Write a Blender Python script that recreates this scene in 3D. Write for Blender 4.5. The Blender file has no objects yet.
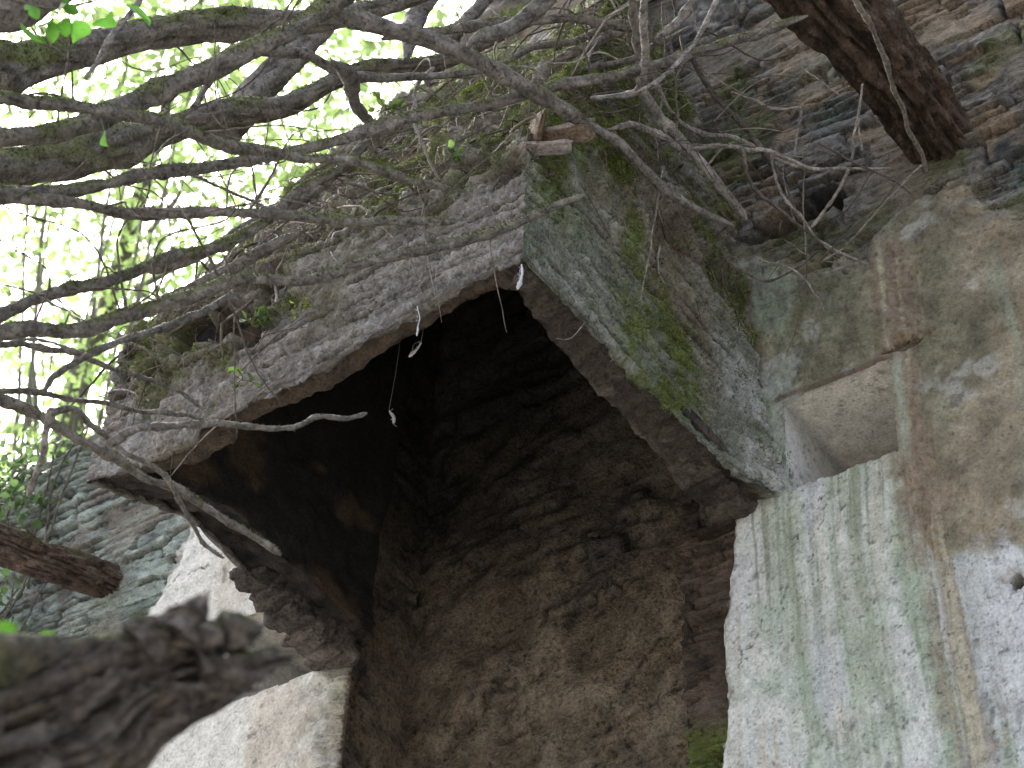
import bpy, math, random
import numpy as np
from mathutils import Matrix, Vector
S = bpy.context.scene
COL = S.collection
R = math.radians

# ------------------------------------------------------------------ camera, sky, sun, exposure
CAM = np.array([0.0, -4.5, 1.6])
FPX = 2113.43                                   # focal length in pixels of a 1024 wide picture
ROT = np.array([[0.82446686, -0.35632131, -0.43964705],
                [0.56462493, 0.57027118, 0.59664854],
                [0.03811945, -0.74015263, 0.67135758]])   # columns: right, down, forward
cam = bpy.data.cameras.new('camera')
cam.sensor_width = 36
cam.lens = FPX / 1024 * 36
cam.clip_start, cam.clip_end = 0.05, 2000
cam.dof.use_dof = True
cam.dof.focus_distance = 6.15
cam.dof.aperture_fstop = 6.0
cam_ob = bpy.data.objects.new('camera', cam)
M = Matrix.Identity(4)
for i in range(3):
    M[i][0], M[i][1], M[i][2] = ROT[i][0], -ROT[i][1], -ROT[i][2]
    M[i][3] = CAM[i]
cam_ob.matrix_world = M
COL.objects.link(cam_ob)
S.camera = cam_ob

SUN_EL, SUN_AZ = 54.0, -108.0      # azimuth from -Y (the viewer's side) towards -X (left) is negative
sd = np.array([math.sin(R(SUN_AZ)) * math.cos(R(SUN_EL)), -math.cos(R(SUN_AZ)) * math.cos(R(SUN_EL)), math.sin(R(SUN_EL))])
world = bpy.data.worlds.new('World')
S.world = world
world.use_nodes = True
wn = world.node_tree
bgn = wn.nodes['Background']
sky = wn.nodes.new('ShaderNodeTexSky')
sky.sky_type = 'NISHITA'
sky.sun_disc = False
sky.sun_elevation = R(SUN_EL)
sky.sun_rotation = math.atan2(sd[0], sd[1])
sky.air_density = 1.0
sky.dust_density = 5.0
sky.ozone_density = 1.0
hs = wn.nodes.new('ShaderNodeHueSaturation')          # thin overcast: the sky's blue washed out
hs.inputs['Saturation'].default_value = 0.68
wn.links.new(sky.outputs[0], hs.inputs['Color'])
wn.links.new(hs.outputs[0], bgn.inputs[0])
bgn.inputs[1].default_value = 0.15
sun = bpy.data.lights.new('sun', 'SUN')
sun.energy = 4.0
sun.angle = R(16)
sun.color = (1.0, 0.98, 0.95)
sun_ob = bpy.data.objects.new('sun', sun)
sun_ob.rotation_euler = Vector(sd).to_track_quat('Z', 'Y').to_euler()
COL.objects.link(sun_ob)
S.view_settings.view_transform = 'Standard'
S.view_settings.look = 'None'
S.view_settings.exposure = 2.1
S.view_settings.gamma = 1

# ------------------------------------------------------------------ helpers: numbers
rng = np.random.default_rng(7)
random.seed(7)

def at(px, py, t):
    """the place t metres from the viewpoint in the direction of a picture point (used to survey the photograph)"""
    d = ROT @ np.array([px - 512, py - 384, FPX]); d /= np.linalg.norm(d)
    return CAM + d * t

def at_y(px, py, y):
    d = ROT @ np.array([px - 512, py - 384, FPX])
    return CAM + d * ((y - CAM[1]) / d[1])

def at_x(px, py, x):
    d = ROT @ np.array([px - 512, py - 384, FPX])
    return CAM + d * ((x - CAM[0]) / d[0])

def _h(ix, iy, iz, seed):
    with np.errstate(over='ignore'):
        h = ix.astype(np.uint32) * np.uint32(374761393) + iy.astype(np.uint32) * np.uint32(668265263) + iz.astype(np.uint32) * np.uint32(2147483647 & (seed * 97 + 1274126177))
        h += np.uint32((seed * 7919 + 13) & 0xffffffff)
        h = (h ^ (h >> np.uint32(13))) * np.uint32(1274126177)
        h = (h ^ (h >> np.uint32(15))) * np.uint32(2246822519)
        h = h ^ (h >> np.uint32(16))
    return h.astype(np.float32) / np.float32(4294967295.0)

def vn(x, y, z, seed=0):
    """value noise in -1..1"""
    x, y, z = (np.asarray(a, np.float32) for a in np.broadcast_arrays(x, y, z))
    fx, fy, fz = np.floor(x), np.floor(y), np.floor(z)
    ix, iy, iz = fx.astype(np.int64), fy.astype(np.int64), fz.astype(np.int64)
    u, v, w = x - fx, y - fy, z - fz
    u, v, w = u * u * (3 - 2 * u), v * v * (3 - 2 * v), w * w * (3 - 2 * w)
    def L(dz):
        a = _h(ix, iy, iz + dz, seed); b = _h(ix + 1, iy, iz + dz, seed)
        c = _h(ix, iy + 1, iz + dz, seed); d = _h(ix + 1, iy + 1, iz + dz, seed)
        return (a + (b - a) * u) + ((c + (d - c) * u) - (a + (b - a) * u)) * v
    a = L(0)
    return (a + (L(1) - a) * w) * 2 - 1

def fbm(x, y, z, oct=4, seed=0, gain=0.5):
    s, a, t = 0, 1.0, 0
    for o in range(oct):
        s = s + a * vn(x * 2 ** o + 17.3 * o, y * 2 ** o - 9.1 * o, z * 2 ** o + 3.7 * o, seed + o)
        t += a; a *= gain
    return s / t * 1.5

def ss(a, b, x):
    t = np.clip((x - a) / (b - a), 0, 1)
    return t * t * (3 - 2 * t)

def mixc(a, b, m):
    m = np.asarray(m)[..., None]
    return a * (1 - m) + np.asarray(b) * m

def rgb(r, g, b):
    return np.array([r, g, b], np.float32)

# ------------------------------------------------------------------ helpers: objects
def link(name, me, parent=None):
    o = bpy.data.objects.new(name, me)
    COL.objects.link(o)
    if parent is not None:
        o.parent = parent
    return o

def tag(o, label=None, cat=None, group=None, kind=None):
    if label: o['label'] = label
    if cat: o['category'] = cat
    if group: o['group'] = group
    if kind: o['kind'] = kind
    return o

def thing(name, label, cat, group=None, loc=None):
    o = link(name, None)
    return tag(o, label, cat, group)

def mesh(name, V, F, mat, C=None, parent=None, smooth=True):
    """V (n,3), F (m,3 or 4) numpy index array or a list of such arrays, C per-point albedo"""
    Fs = [f for f in (F if isinstance(F, list) else [F]) if len(f)]
    V = np.asarray(V, np.float32)
    me = bpy.data.meshes.new(name)
    idx = np.concatenate([f.ravel() for f in Fs]).astype(np.int32)
    sizes = np.concatenate([np.full(len(f), f.shape[1]) for f in Fs]).astype(np.int32)
    starts = np.concatenate([[0], np.cumsum(sizes)[:-1]]).astype(np.int32)
    me.vertices.add(len(V)); me.vertices.foreach_set('co', V.ravel())
    me.loops.add(len(idx)); me.loops.foreach_set('vertex_index', idx)
    me.polygons.add(len(sizes)); me.polygons.foreach_set('loop_start', starts)
    me.polygons.foreach_set('loop_total', sizes)
    if smooth:
        me.polygons.foreach_set('use_smooth', np.ones(len(sizes), bool))
    if C is not None:
        ca = me.color_attributes.new('albedo', 'FLOAT_COLOR', 'POINT')
        c4 = np.ones((len(V), 4), np.float32); c4[:, :3] = np.clip(C, 0.004, 0.9)
        ca.data.foreach_set('color', c4.ravel())
    me.update(calc_edges=True)
    me.validate()
    me.materials.append(mat)
    return link(name, me, parent)

def grid_faces(n, m):
    i = np.arange(n * m).reshape(n, m)
    return np.stack([i[:-1, :-1], i[:-1, 1:], i[1:, 1:], i[1:, :-1]], -1).reshape(-1, 4)

def sub(V, F, C):
    """keep only the points that the faces use"""
    u, inv = np.unique(F, return_inverse=True)
    return V[u], inv.reshape(F.shape), (C[u] if C is not None else None)

class Bag:
    """collects pieces that become one mesh"""
    def __init__(s): s.V, s.F4, s.F3, s.C, s.n = [], [], [], [], 0
    def add(s, V, F, C):
        F = np.asarray(F) + s.n
        (s.F4 if F.shape[1] == 4 else s.F3).append(F)
        s.V.append(V); s.C.append(np.broadcast_to(C, V.shape)); s.n += len(V)
    def build(s, name, mat, parent=None, smooth=True):
        F = [np.concatenate(x) for x in (s.F4, s.F3) if x]
        return mesh(name, np.concatenate(s.V), F, mat, np.concatenate(s.C), parent, smooth)

# ------------------------------------------------------------------ materials (all procedural)
def material(name, rough=0.9, fine=160, vary=0.45, bump=0.5, bump_d=0.004, stretch=(1, 1, 1), spec=0.25, attr=True, colour=(0.2, 0.2, 0.2), trans=0, pits=0):
    m = bpy.data.materials.new(name)
    m.use_nodes = True
    t = m.node_tree; N = t.nodes; L = t.links
    b = N['Principled BSDF']
    b.inputs['Roughness'].default_value = rough
    b.inputs['Specular IOR Level'].default_value = spec
    tc = N.new('ShaderNodeTexCoord')
    mp = N.new('ShaderNodeMapping'); mp.inputs['Scale'].default_value = stretch
    L.new(tc.outputs['Object'], mp.inputs['Vector'])
    n1 = N.new('ShaderNodeTexNoise'); n1.inputs['Scale'].default_value = fine; n1.inputs['Detail'].default_value = 5; n1.inputs['Roughness'].default_value = 0.65
    n2 = N.new('ShaderNodeTexNoise'); n2.inputs['Scale'].default_value = fine * 0.18; n2.inputs['Detail'].default_value = 6; n2.inputs['Roughness'].default_value = 0.7
    L.new(mp.outputs[0], n1.inputs['Vector']); L.new(mp.outputs[0], n2.inputs['Vector'])
    if attr:
        a = N.new('ShaderNodeAttribute'); a.attribute_name = 'albedo'; src = a.outputs['Color']
    else:
        a = N.new('ShaderNodeRGB'); a.outputs[0].default_value = (*colour, 1); src = a.outputs[0]
    ad = N.new('ShaderNodeMath'); ad.operation = 'ADD'
    L.new(n1.outputs['Fac'], ad.inputs[0]); L.new(n2.outputs['Fac'], ad.inputs[1])
    mr = N.new('ShaderNodeMapRange')
    mr.inputs['From Min'].default_value = 0.78; mr.inputs['From Max'].default_value = 1.22; mr.clamp = False
    mr.inputs['To Min'].default_value = 1 - vary; mr.inputs['To Max'].default_value = 1 + vary
    L.new(ad.outputs[0], mr.inputs['Value'])
    mx = N.new('ShaderNodeVectorMath'); mx.operation = 'SCALE'
    L.new(src, mx.inputs[0])
    hgt = ad.outputs[0]
    if pits:
        n3 = N.new('ShaderNodeTexNoise'); n3.inputs['Scale'].default_value = fine * 0.55; n3.inputs['Detail'].default_value = 8; n3.inputs['Roughness'].default_value = 0.78
        L.new(mp.outputs[0], n3.inputs['Vector'])
        pr = N.new('ShaderNodeMapRange'); pr.interpolation_type = 'SMOOTHSTEP'
        pr.inputs['From Min'].default_value = 0.33; pr.inputs['From Max'].default_value = 0.44
        pr.inputs['To Min'].default_value = 1 - pits; pr.inputs['To Max'].default_value = 1
        L.new(n3.outputs['Fac'], pr.inputs['Value'])
        mu = N.new('ShaderNodeMath'); mu.operation = 'MULTIPLY'
        L.new(mr.outputs[0], mu.inputs[0]); L.new(pr.outputs[0], mu.inputs[1])
        L.new(mu.outputs[0], mx.inputs['Scale'])
        ah = N.new('ShaderNodeMath'); ah.operation = 'ADD'
        L.new(ad.outputs[0], ah.inputs[0]); L.new(pr.outputs[0], ah.inputs[1]); hgt = ah.outputs[0]
    else:
        L.new(mr.outputs[0], mx.inputs['Scale'])
    out = mx.outputs[0]
    L.new(out, b.inputs['Base Color'])
    bp = N.new('ShaderNodeBump'); bp.inputs['Strength'].default_value = bump; bp.inputs['Distance'].default_value = bump_d
    L.new(hgt, bp.inputs['Height']); L.new(bp.outputs[0], b.inputs['Normal'])
    if trans:
        tr = N.new('ShaderNodeBsdfTranslucent'); L.new(out, tr.inputs['Color'])
        ms = N.new('ShaderNodeMixShader'); ms.inputs[0].default_value = trans
        L.new(b.outputs[0], ms.inputs[1]); L.new(tr.outputs[0], ms.inputs[2])
        L.new(ms.outputs[0], N['Material Output'].inputs['Surface'])
    return m

M_SLATE = material('slate_masonry', 0.85, 130, 0.5, 0.9, 0.014, (1, 1, 2.5), pits=.6)
M_PLASTER = material('lime_plaster', 0.92, 110, 0.28, 0.7, 0.010, pits=.45)
M_HOOD = material('weathered_mortar', 0.95, 120, 0.42, 0.9, 0.016, pits=.5)
M_SOOT = material('sooty_stone', 0.92, 80, 0.55, 0.9, 0.018, pits=.7)
M_BARK = material('mossy_bark', 0.9, 120, 0.5, 0.9, 0.010, pits=.5)
M_WOOD = material('rotten_wood', 0.9, 90, 0.5, 0.9, 0.014, pits=.6)
M_MOSS = material('moss', 0.95, 90, 0.5, 0.0, trans=0.25)
M_LEAF = material('green_leaf', 0.55, 30, 0.25, 0.0, spec=0.4, trans=0.55)
M_GROUND = material('rubble_floor', 0.95, 3, 0.5, 0.5, 0.02, attr=False, colour=(0.155, 0.15, 0.135))
M_WEB = material('cobweb', 0.8, 60, 0.2, 0.0, attr=False, colour=(0.5, 0.5, 0.52))

# ------------------------------------------------------------------ ground
g = 900.0
gv = []
xs = np.concatenate([np.linspace(-g, -30, 8), np.linspace(-25, 25, 40), np.linspace(30, g, 8)])
GX, GY = np.meshgrid(xs, xs, indexing='ij')
GZ = fbm(GX * .3, GY * .3, 0 * GX, 3, 5) * 0.15 * (np.abs(GX) < 28) - 0.1
tag(mesh('ground', np.stack([GX, GY, GZ], -1).reshape(-1, 3), grid_faces(*GX.shape), M_GROUND), kind='structure')

# ------------------------------------------------------------------ the ruined wall
def axis(parts):
    return np.concatenate([np.arange(a, b, d) for a, b, d in parts])

def slate(U, Z, seed, th=0.021, ln=0.20):
    """relief, stone value and joint depth of thin slates laid in rough courses"""
    Zw = Z + 0.05 * vn(U * 1.3, Z * 1.6, 0 * U, seed) + 0.016 * vn(U * 5, Z * 6, 0 * U, seed + 1) + .004 * vn(U * 22, Z * 30, 0 * U, seed + 2)
    r = np.random.default_rng(seed)
    edges = np.cumsum(th * np.exp(r.normal(-.15, .55, 900)))
    zz = Zw - Zw.min() + 0.01
    row = np.clip(np.searchsorted(edges, zz.ravel()).reshape(zz.shape), 1, 898)
    lo, hi = edges[row - 1], edges[row]
    f = (zz - lo) / (hi - lo); tk = hi - lo
    u = U / ln * (0.034 / tk) ** 0.5 + r.uniform(0, 50, 900)[row]
    c = np.floor(u)
    z0 = 0 * row
    jit = _h(c.astype(np.int64), row, z0, seed) * 0.6
    c = np.where(u - c < jit, c - 1, c)
    ci = c.astype(np.int64)
    b0 = ci + _h(ci, row, z0, seed) * 0.6
    b1 = ci + 1 + _h(ci + 1, row, z0, seed) * 0.6
    du = np.minimum(u - b0, b1 - u) * ln
    dv = np.minimum(f, 1 - f) * tk
    h1, h2, h3 = (_h(ci, row, z0, seed + k) for k in (11, 12, 13))
    d = np.minimum(du * 0.7, dv)
    fill = ss(.0, .7, fbm(U * 2.2, Z * 3.5, 0 * U, 3, seed + 31))
    body = np.maximum(ss(0.0, 0.005, d + .0015 * fbm(U * 60, Z * 60, 0 * U, 2, seed + 5)), .6 * fill)
    relief = (h1 - 0.55) * (0.044 - .022 * fill) * body - 0.024 * (1 - body) + (h3 - .5) * 0.012 * (f - .5) + 0.007 * fbm(U * 6, Z * 75, h2 * 9, 2, seed + 3) * body + .004 * fbm(U * 30, Z * 60, 0 * U, 2, seed + 4)
    hole = (_h(ci, row, z0, seed + 21) < 0.07)
    relief = relief - 0.03 * hole * body
    return relief, h2, body

def wall_top(X):
    return np.interp(X, [-9, -6.6, -5.9, -5.45, -5.2, -4.7, -4.2, -3.5, -3.0, 2], [6.9, 7.3, 7.42, 7.42, 7.6, 8.0, 8.4, 9.1, 9.7, 9.9]) + 0.05 * vn(X * 5, 0 * X, 0 * X, 3) + 0.03 * vn(X * 17, 0 * X, 0 * X, 4)

NICHES = [(-2.235, -1.865, 5.68, 6.045), (-4.47, -4.05, 5.68, 6.045)]
OPEN = (-3.92, -2.62)                            # hearth opening, carried up as the flue

wall = thing('ruined_wall', 'tall ruined slate wall with mouldy lime plaster behind the chimney hood', 'wall')
xs = axis([(-9, -6.3, 0.15), (-6.3, -4.75, 0.008), (-4.75, -3.86, 0.007), (-3.86, -2.66, 0.03), (-2.66, -1.15, 0.0045), (-1.15, .4, .014), (.4, 2.0, 0.15)])
zs = axis([(-0.1, 4.4, 0.2), (4.4, 8.1, 0.0055), (8.1, 10.0, 0.02)])
X, Z = np.meshgrid(xs, zs, indexing='ij')
zero = 0 * X
n_lo = fbm(X * 1.1, Z * 1.1, zero, 4, 31)
n_md = fbm(X * 4, Z * 4, zero, 4, 32)
n_hi = fbm(X * 18, Z * 18, zero, 4, 33)
n_xh = fbm(X * 60, Z * 60, zero, 2, 34)
streak = fbm(X * 14 + n_lo * 1.0 + .2 * n_md, Z * .38, zero, 5, 35, .62) * (.75 + ss(-.4, .5, fbm(X * 3.2, Z * 2.0, zero, 3, 37)))
streak2 = fbm(X * 45 + 1.6 * n_lo + .4 * n_md, Z * .5, zero, 4, 36, .6) * (.35 + .9 * ss(-.2, .5, fbm(X * 4.2, Z * 1.6, zero, 3, 38)))
rel, sv, body = slate(X, Z, 41, .018, .24)
rel2, sv2, body2 = slate(X, Z + .06 * n_lo, 43, .052, .26)
big = ss(.05, .12, fbm(X * 2.4, Z * 5, zero, 3, 44) - .05)
rel, sv, body = rel + (rel2 * 1.3 - rel) * big, sv + (sv2 - sv) * big, body + (body2 - body) * big
mud = ss(.15, .5, fbm(X * 3.3, Z * 4.2, zero, 4, 45))                    # clay mortar smeared over the joints
rel, body = rel * (1 - .75 * mud), body + (1 - body) * .8 * mud
# slate albedo, stone by stone
C = mixc(np.broadcast_to(rgb(.185, .168, .15), X.shape + (3,)), rgb(.075, .075, .078), ss(.5, .95, sv))
C = mixc(C, rgb(.30, .285, .265), ss(.3, .05, sv))
lam = fbm(X * 7, Z * 110, zero, 3, 54)
C = C * .8 * (1 + .55 * lam + .3 * n_xh)[..., None]
C = mixc(C, rgb(.30, .225, .155), ss(.1, .5, n_md + 0.7 * (sv - .5) + .25 * vn(X * .8, Z * .8, zero, 51)) * .8)
C = mixc(C, rgb(.16, .22, .18), ss(.05, .6, fbm(X * 1.6, Z * 2.2, zero, 3, 52)) * .7 * body)
C = mixc(C, rgb(.09, .12, .03), ss(.35, .7, fbm(X * 3, Z * 5, zero, 4, 53)) * .6)
left = ss(-4.3, -4.8, X)
C = mixc(C, rgb(.44, .50, .45), left * ss(-.6, .1, n_md + .5 * sv) * .9 * body)     # lime wash left on the slates
C = mixc(C, rgb(.018, .018, .02), (1 - body) * .7)
gap = ss(.17, .11, np.hypot((X + 2.17) * .9, (Z - 6.87) * 2.0) + .04 * n_md)
y_mas = -rel - 0.03 * n_lo - 0.006 * n_hi + .28 * gap
C = mixc(C, rgb(.20, .165, .12) , mud * .6)
C = mixc(C, rgb(.02, .018, .016), gap * .9)  # shade inside the hole beside the hood, put into the slate colour
C = mixc(C, rgb(.20, .10, .07), ss(.10, .06, np.hypot(X + 1.83, (Z - 6.11) * 1.6)) * .85)
# where plaster still holds
tR = np.interp(X, [-2.5, -2.3, -2.12, -1.92, -1.80, -1.70, -1.56, -1.5, -1.42, -1.2], [6.80, 6.74, 6.66, 6.60, 6.68, 6.74, 6.68, 6.58, 6.50, 6.5])
pR = (tR - Z) + 0.07 * n_md + 0.03 * n_hi
jamb = np.interp(Z, [4.4, 4.9, 5.3, 5.6, 5.75, 5.9], [-2.485, -2.49, -2.47, -2.44, -2.40, -2.40]) + 0.016 * n_md + 0.012 * n_hi
pTop = pR
pR = np.minimum(pR, X - jamb)
pR = np.where(X < -3.2, -1, pR)
chip = np.maximum.reduce([0.022 - np.hypot((X + 1.575) * 1.3, (Z - 5.09) * .8) + .026 * n_hi + .02 * n_md,
                          0.034 - np.abs(X + 1.83) * .40 - np.abs(Z - 6.10) + .014 * n_hi])
pR = np.where(X > -3.2, np.minimum(pR, -chip), pR)
tL = np.interp(X, [-9, -5.3, -5.0, -4.84, -4.7, -4.0], [5.2, 5.8, 6.2, 6.5, 6.9, 7.1])
pL = (tL - Z) + 0.16 * n_md + 0.05 * n_hi + .15 * n_lo
pL = np.minimum(pL, -3.935 - X + 0.012 * n_hi)
pl = np.where(X < -3.3, pL, pR)
hold = pl > 0
# plaster colours: lime white, algae green, brown run-off, rubbed earth
P = np.broadcast_to(rgb(.50, .51, .485), X.shape + (3,)).copy()
P = mixc(P, rgb(.315, .35, .275), ss(-.35, .4, streak + .3 * n_md + .25 * ss(4.9, 5.6, Z) + .35 * ss(.32, .1, np.abs(X + 2.08)) - .5 * ss(-2.34, -2.46, X) - .15) * .9)
st3 = fbm(X * 80 + 2 * n_lo + .4 * n_md, Z * .5, zero, 3, 58) * (.5 + ss(-.3, .4, fbm(X * 5, Z * 2.5, zero, 3, 39)))
P = mixc(P, rgb(.19, .21, .145), ss(-.05, .45, st3 + .4 * streak + .2 * ss(.32, .1, np.abs(X + 2.08)) - .1) * .7)
P = mixc(P, rgb(.30, .36, .29), ss(.1, .6, fbm(X * 6, Z * 5, zero, 5, 57, .6) + .15 * streak) * .6)
P = mixc(P, rgb(.60, .60, .60), ss(.2, .8, fbm(X * 11, Z * 6, zero, 5, 59, .65)) * .4)
P = mixc(P, rgb(.40, .32, .22), ss(.1, .6, streak2 + .35 * n_lo) * .6)
P = mixc(P, rgb(.25, .27, .24), ss(.25, .75, n_md * .8 + .35 * n_hi - .05) * .6)
P = mixc(P, rgb(.50, .50, .55), ss(.1, .5, fbm(X * 7, Z * 2.4, zero, 3, 61)) * .5)
P = mixc(P, rgb(.16, .16, .15), ss(.62, .95, fbm(X * 21, Z * 17, zero, 4, 62)) * .6)
P = mixc(P, rgb(.05, .05, .045), ss(.75, .9, fbm(X * 75, Z * 70, zero, 2, 60)) * .5)
zW = np.interp(X, [-2.5, -2.36, -2.11, -1.86, -1.845, -1.80, -1.72, -1.60, -1.57, -1.5, -1.2], [5.86, 5.84, 5.70, 5.69, 5.45, 5.25, 5.24, 5.22, 5.20, 5.10, 4.9])
up = ss(-.03, .05, Z - zW + .035 * n_hi + .03 * streak) * (X > -3.3)
E = mixc(np.broadcast_to(rgb(.235, .205, .155), X.shape + (3,)), rgb(.135, .15, .085), ss(-.25, .45, fbm(X * 2.6, Z * 1.1, zero, 4, 63)) * ss(-1.7, -1.95, X + .1 * n_md))
E = mixc(E, rgb(.36, .29, .235), ss(-.15, .5, n_lo + .3 * n_md + .9 * ss(-1.9, -1.5, X) - .35) * .85)
E = mixc(E, rgb(.29, .205, .145), ss(.3, .8, fbm(X * 2.2, Z * 3, zero, 5, 64)) * .5)
E = E * rgb(.62, .645, .58) * (1 + .55 * fbm(X * 12, Z * 9, zero, 5, 56, .65))[..., None]
E = mixc(E, rgb(.22, .27, .20), ss(.2, .8, .7 * streak + .4 * n_md + .6 * ss(-2.12, -2.28, X) + .3 * ss(.22, .02, tR - Z)) * .6)
E = mixc(E, rgb(.40, .40, .37), ss(.35, .7, fbm(X * 9, Z * 9, zero, 4, 65)) * .45)
E = mixc(E, rgb(.09, .075, .06), ss(.5, .75, n_hi + .2 * n_md) * .5)
P = mixc(P, E, up)
# earthy run-off column below the niche's right edge
cx = -1.815 + .05 * (5.6 - Z) + .03 * vn(zero, Z * 3, zero, 66)
colm = ss(.105, .03, np.abs(X - cx) + .035 * n_hi) * ss(6.7, 6.45, Z)
P = mixc(P, mixc(np.broadcast_to(rgb(.21, .16, .12), P.shape), rgb(.36, .33, .24), ss(-.1, .5, streak2)), colm * ss(-.5, .2, streak2 + ss(5.2, 5.6, Z)) * .85)
P = mixc(P, rgb(.32, .37, .29), ss(.03, .0, np.abs(X + 1.845)) * ss(5.6, 5.7, Z) * ss(6.08, 6.0, Z) * .6)
P = mixc(P, rgb(.13, .085, .06), ss(.02, .004, np.abs(Z - 6.058 - .012 * n_md)) * ((X > -2.26) & (X < -1.85)) * .8)
P = np.where((X < -3.3)[..., None], mixc(np.broadcast_to(rgb(.60, .58, .53), P.shape), rgb(.46, .40, .33), ss(0, .7, n_md + .3 * streak) * .7), P)
P = np.where((X < -3.3)[..., None], mixc(P, rgb(.12, .10, .09), ss(.62, .8, n_hi * .7 + .3 * n_md) * .7), P)
# cracks
ck = np.abs(fbm(X * 3.1, Z * 3.1, zero, 4, 67))
ck = np.abs(fbm(X * 3.1 + .3 * n_hi, Z * 3.1 + .3 * n_md, zero, 4, 67))
crack = ss(.008, .002, ck) * ss(.15, .35, fbm(X * 1.7, Z * 1.7, zero, 3, 68))
ck2 = np.abs(fbm(X * 5 + .4 * n_md, Z * 5 + .4 * n_hi, zero, 4, 69))
crack = np.maximum(crack, ss(.010, .003, ck2) * ss(.0, .3, fbm(X * 2.3, Z * 2.3, zero, 3, 70)) * up)
P = mixc(P, rgb(.08, .065, .05), crack * .7)
rim = ss(.022, .0, pl)
P = mixc(P, rgb(.22, .15, .10), rim * .6 * ss(-.4, .3, n_hi))
near = np.maximum.reduce([ss(.05, .015, np.maximum.reduce([a_ - X, X - b_, c_ - Z, Z - d_])) for a_, b_, c_, d_ in NICHES])
rough_earth = up * (.004 + .006 * colm) + .002
y_pla = -0.026 - 0.02 * n_lo - 0.004 * n_md - rough_earth * n_hi - .0022 * n_xh * (.4 + up + 2.2 * colm) + .014 * crack + .012 * rim ** 2
y_pla = y_pla * (1 - near) + near * (-.030 - .002 * n_hi)
thin = ss(.16, .0, np.where(X > -3.3, pTop, pL) + .05 * n_hi)
y_pla = y_pla * (1 - .8 * thin) + (.7 * y_mas - .004) * .8 * thin
P = mixc(P, C * .5 + rgb(.10, .09, .065), thin * .55)
C = mixc(C, rgb(.19, .175, .12), ss(-.16, .0, pTop + .08 * n_md) * (X > -3.3) * .6)
Y = np.where(hold, y_pla, y_mas)
CC = np.where(hold[..., None], P, C)
# jambs of the hearth: bare, sooty and mossy at the foot
jm = (~hold) & (X > -2.7) & (X < -2.3) & (Z < 5.9)
J = mixc(np.broadcast_to(rgb(.075, .055, .042), X.shape + (3,)) * (1 + .6 * n_md + .5 * n_hi)[..., None], rgb(.10, .12, .03), ss(5.05, 4.9, Z + .05 * n_md))
CC = np.where(jm[..., None], J, CC)
jm2 = (~hold) & (X > -4.1) & (X < -3.8) & (Z < 6.2)
CC = np.where(jm2[..., None], rgb(.16, .12, .09), CC)
V = np.stack([X, Y, Z], -1).reshape(-1, 3)
F = grid_faces(*X.shape)
fx, fz = V[F, 0].mean(1), V[F, 2].mean(1)
keep = fz < wall_top(fx)
fxj = fx + .012 * vn(fz * 9, 0 * fz, 0 * fz, 15) + .008 * vn(fz * 40, fx * 10, 0 * fz, 16)
keep &= ~((fx > OPEN[0]) & (fxj < np.where(fz < 6.6, OPEN[1], -2.8)) & (fz < 7.6))
for a, b, c, d in NICHES:
    j = .006 * vn(fx * 20, fz * 20, 0 * fx, 9) + .004 * vn(fx * 60, fz * 60, 0 * fx, 10)
    keep &= ~((fx + j > a) & (fx + j < b) & (fz + j > c) & (fz + j < d))
F = F[keep]
fh = hold.ravel()[F].sum(1) >= 3
Cf = CC.reshape(-1, 3)
for nm, sel, mt in (('slate_masonry', ~fh, M_SLATE), ('plaster_coat', fh, M_PLASTER)):
    v, f, c = sub(V, F[sel], Cf)
    mesh(nm, v, f, mt, c, wall)

# body of the wall behind the face: back, broken top, ends
bx = np.arange(-9, 2.01, 0.12)
top = wall_top(bx)
prof = []
for k, (yy, dz) in enumerate([(0.02, 0), (0.25, .06), (0.5, .02), (0.75, .05), (0.9, -.05), (0.92, -3), (0.92, -12)]):
    z_ = np.maximum(top + dz + .04 * vn(bx * 6, 0 * bx + k, 0 * bx, 71), -0.1) if k < 5 else np.maximum(top + dz, -.1)
    prof.append(np.stack([bx, 0 * bx + yy, z_], -1))
WV = np.stack(prof, 1)
mesh('wall_core', WV.reshape(-1, 3), grid_faces(*WV.shape[:2]), M_SLATE, np.broadcast_to(rgb(.12, .12, .11), (WV.shape[0] * WV.shape[1], 3)), wall)

def box_inside(x0, x1, z0, z1, y0, y1, step, seed, amp):
    """five inner faces of a recess open towards -Y"""
    B = []
    def face(a, b, c):
        a, b, c = map(np.array, (a, b, c))
        n, m = max(2, int(np.linalg.norm(b - a) / step)), max(2, int(np.linalg.norm(c - a) / step))
        s, t = np.meshgrid(np.linspace(0, 1, n), np.linspace(0, 1, m), indexing='ij')
        Q = a + s[..., None] * (b - a) + t[..., None] * (c - a)
        Q = Q.reshape(-1, 3)
        nn = np.cross(b - a, c - a); nn = nn / np.linalg.norm(nn)
        d = amp * fbm(Q[:, 0] * 6, Q[:, 1] * 6, Q[:, 2] * 6, 4, seed)
        edge = np.ones(len(Q))
        Q = Q + nn * (d * edge)[:, None]
        B.append((Q, grid_faces(n, m)))
    e = 0.012
    eb = 0.07 if amp == 0 else e
    face((x0 - eb, y1, z0 - e), (x1 + eb, y1, z0 - e), (x0 - eb, y1, z1 + e))     # back
    face((x0, y0, z0 - e), (x0, y1, z0 - e), (x0, y0, z1 + e))                # left
    face((x1, y0, z0 - e), (x1, y1, z0 - e), (x1, y0, z1 + e))                # right
    face((x0 - e, y0, z1), (x1 + e, y0, z1), (x0 - e, y1, z1))                # ceiling
    face((x0 - e, y0, z0), (x1 + e, y0, z0), (x0 - e, y1, z0))                # floor
    return B

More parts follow.
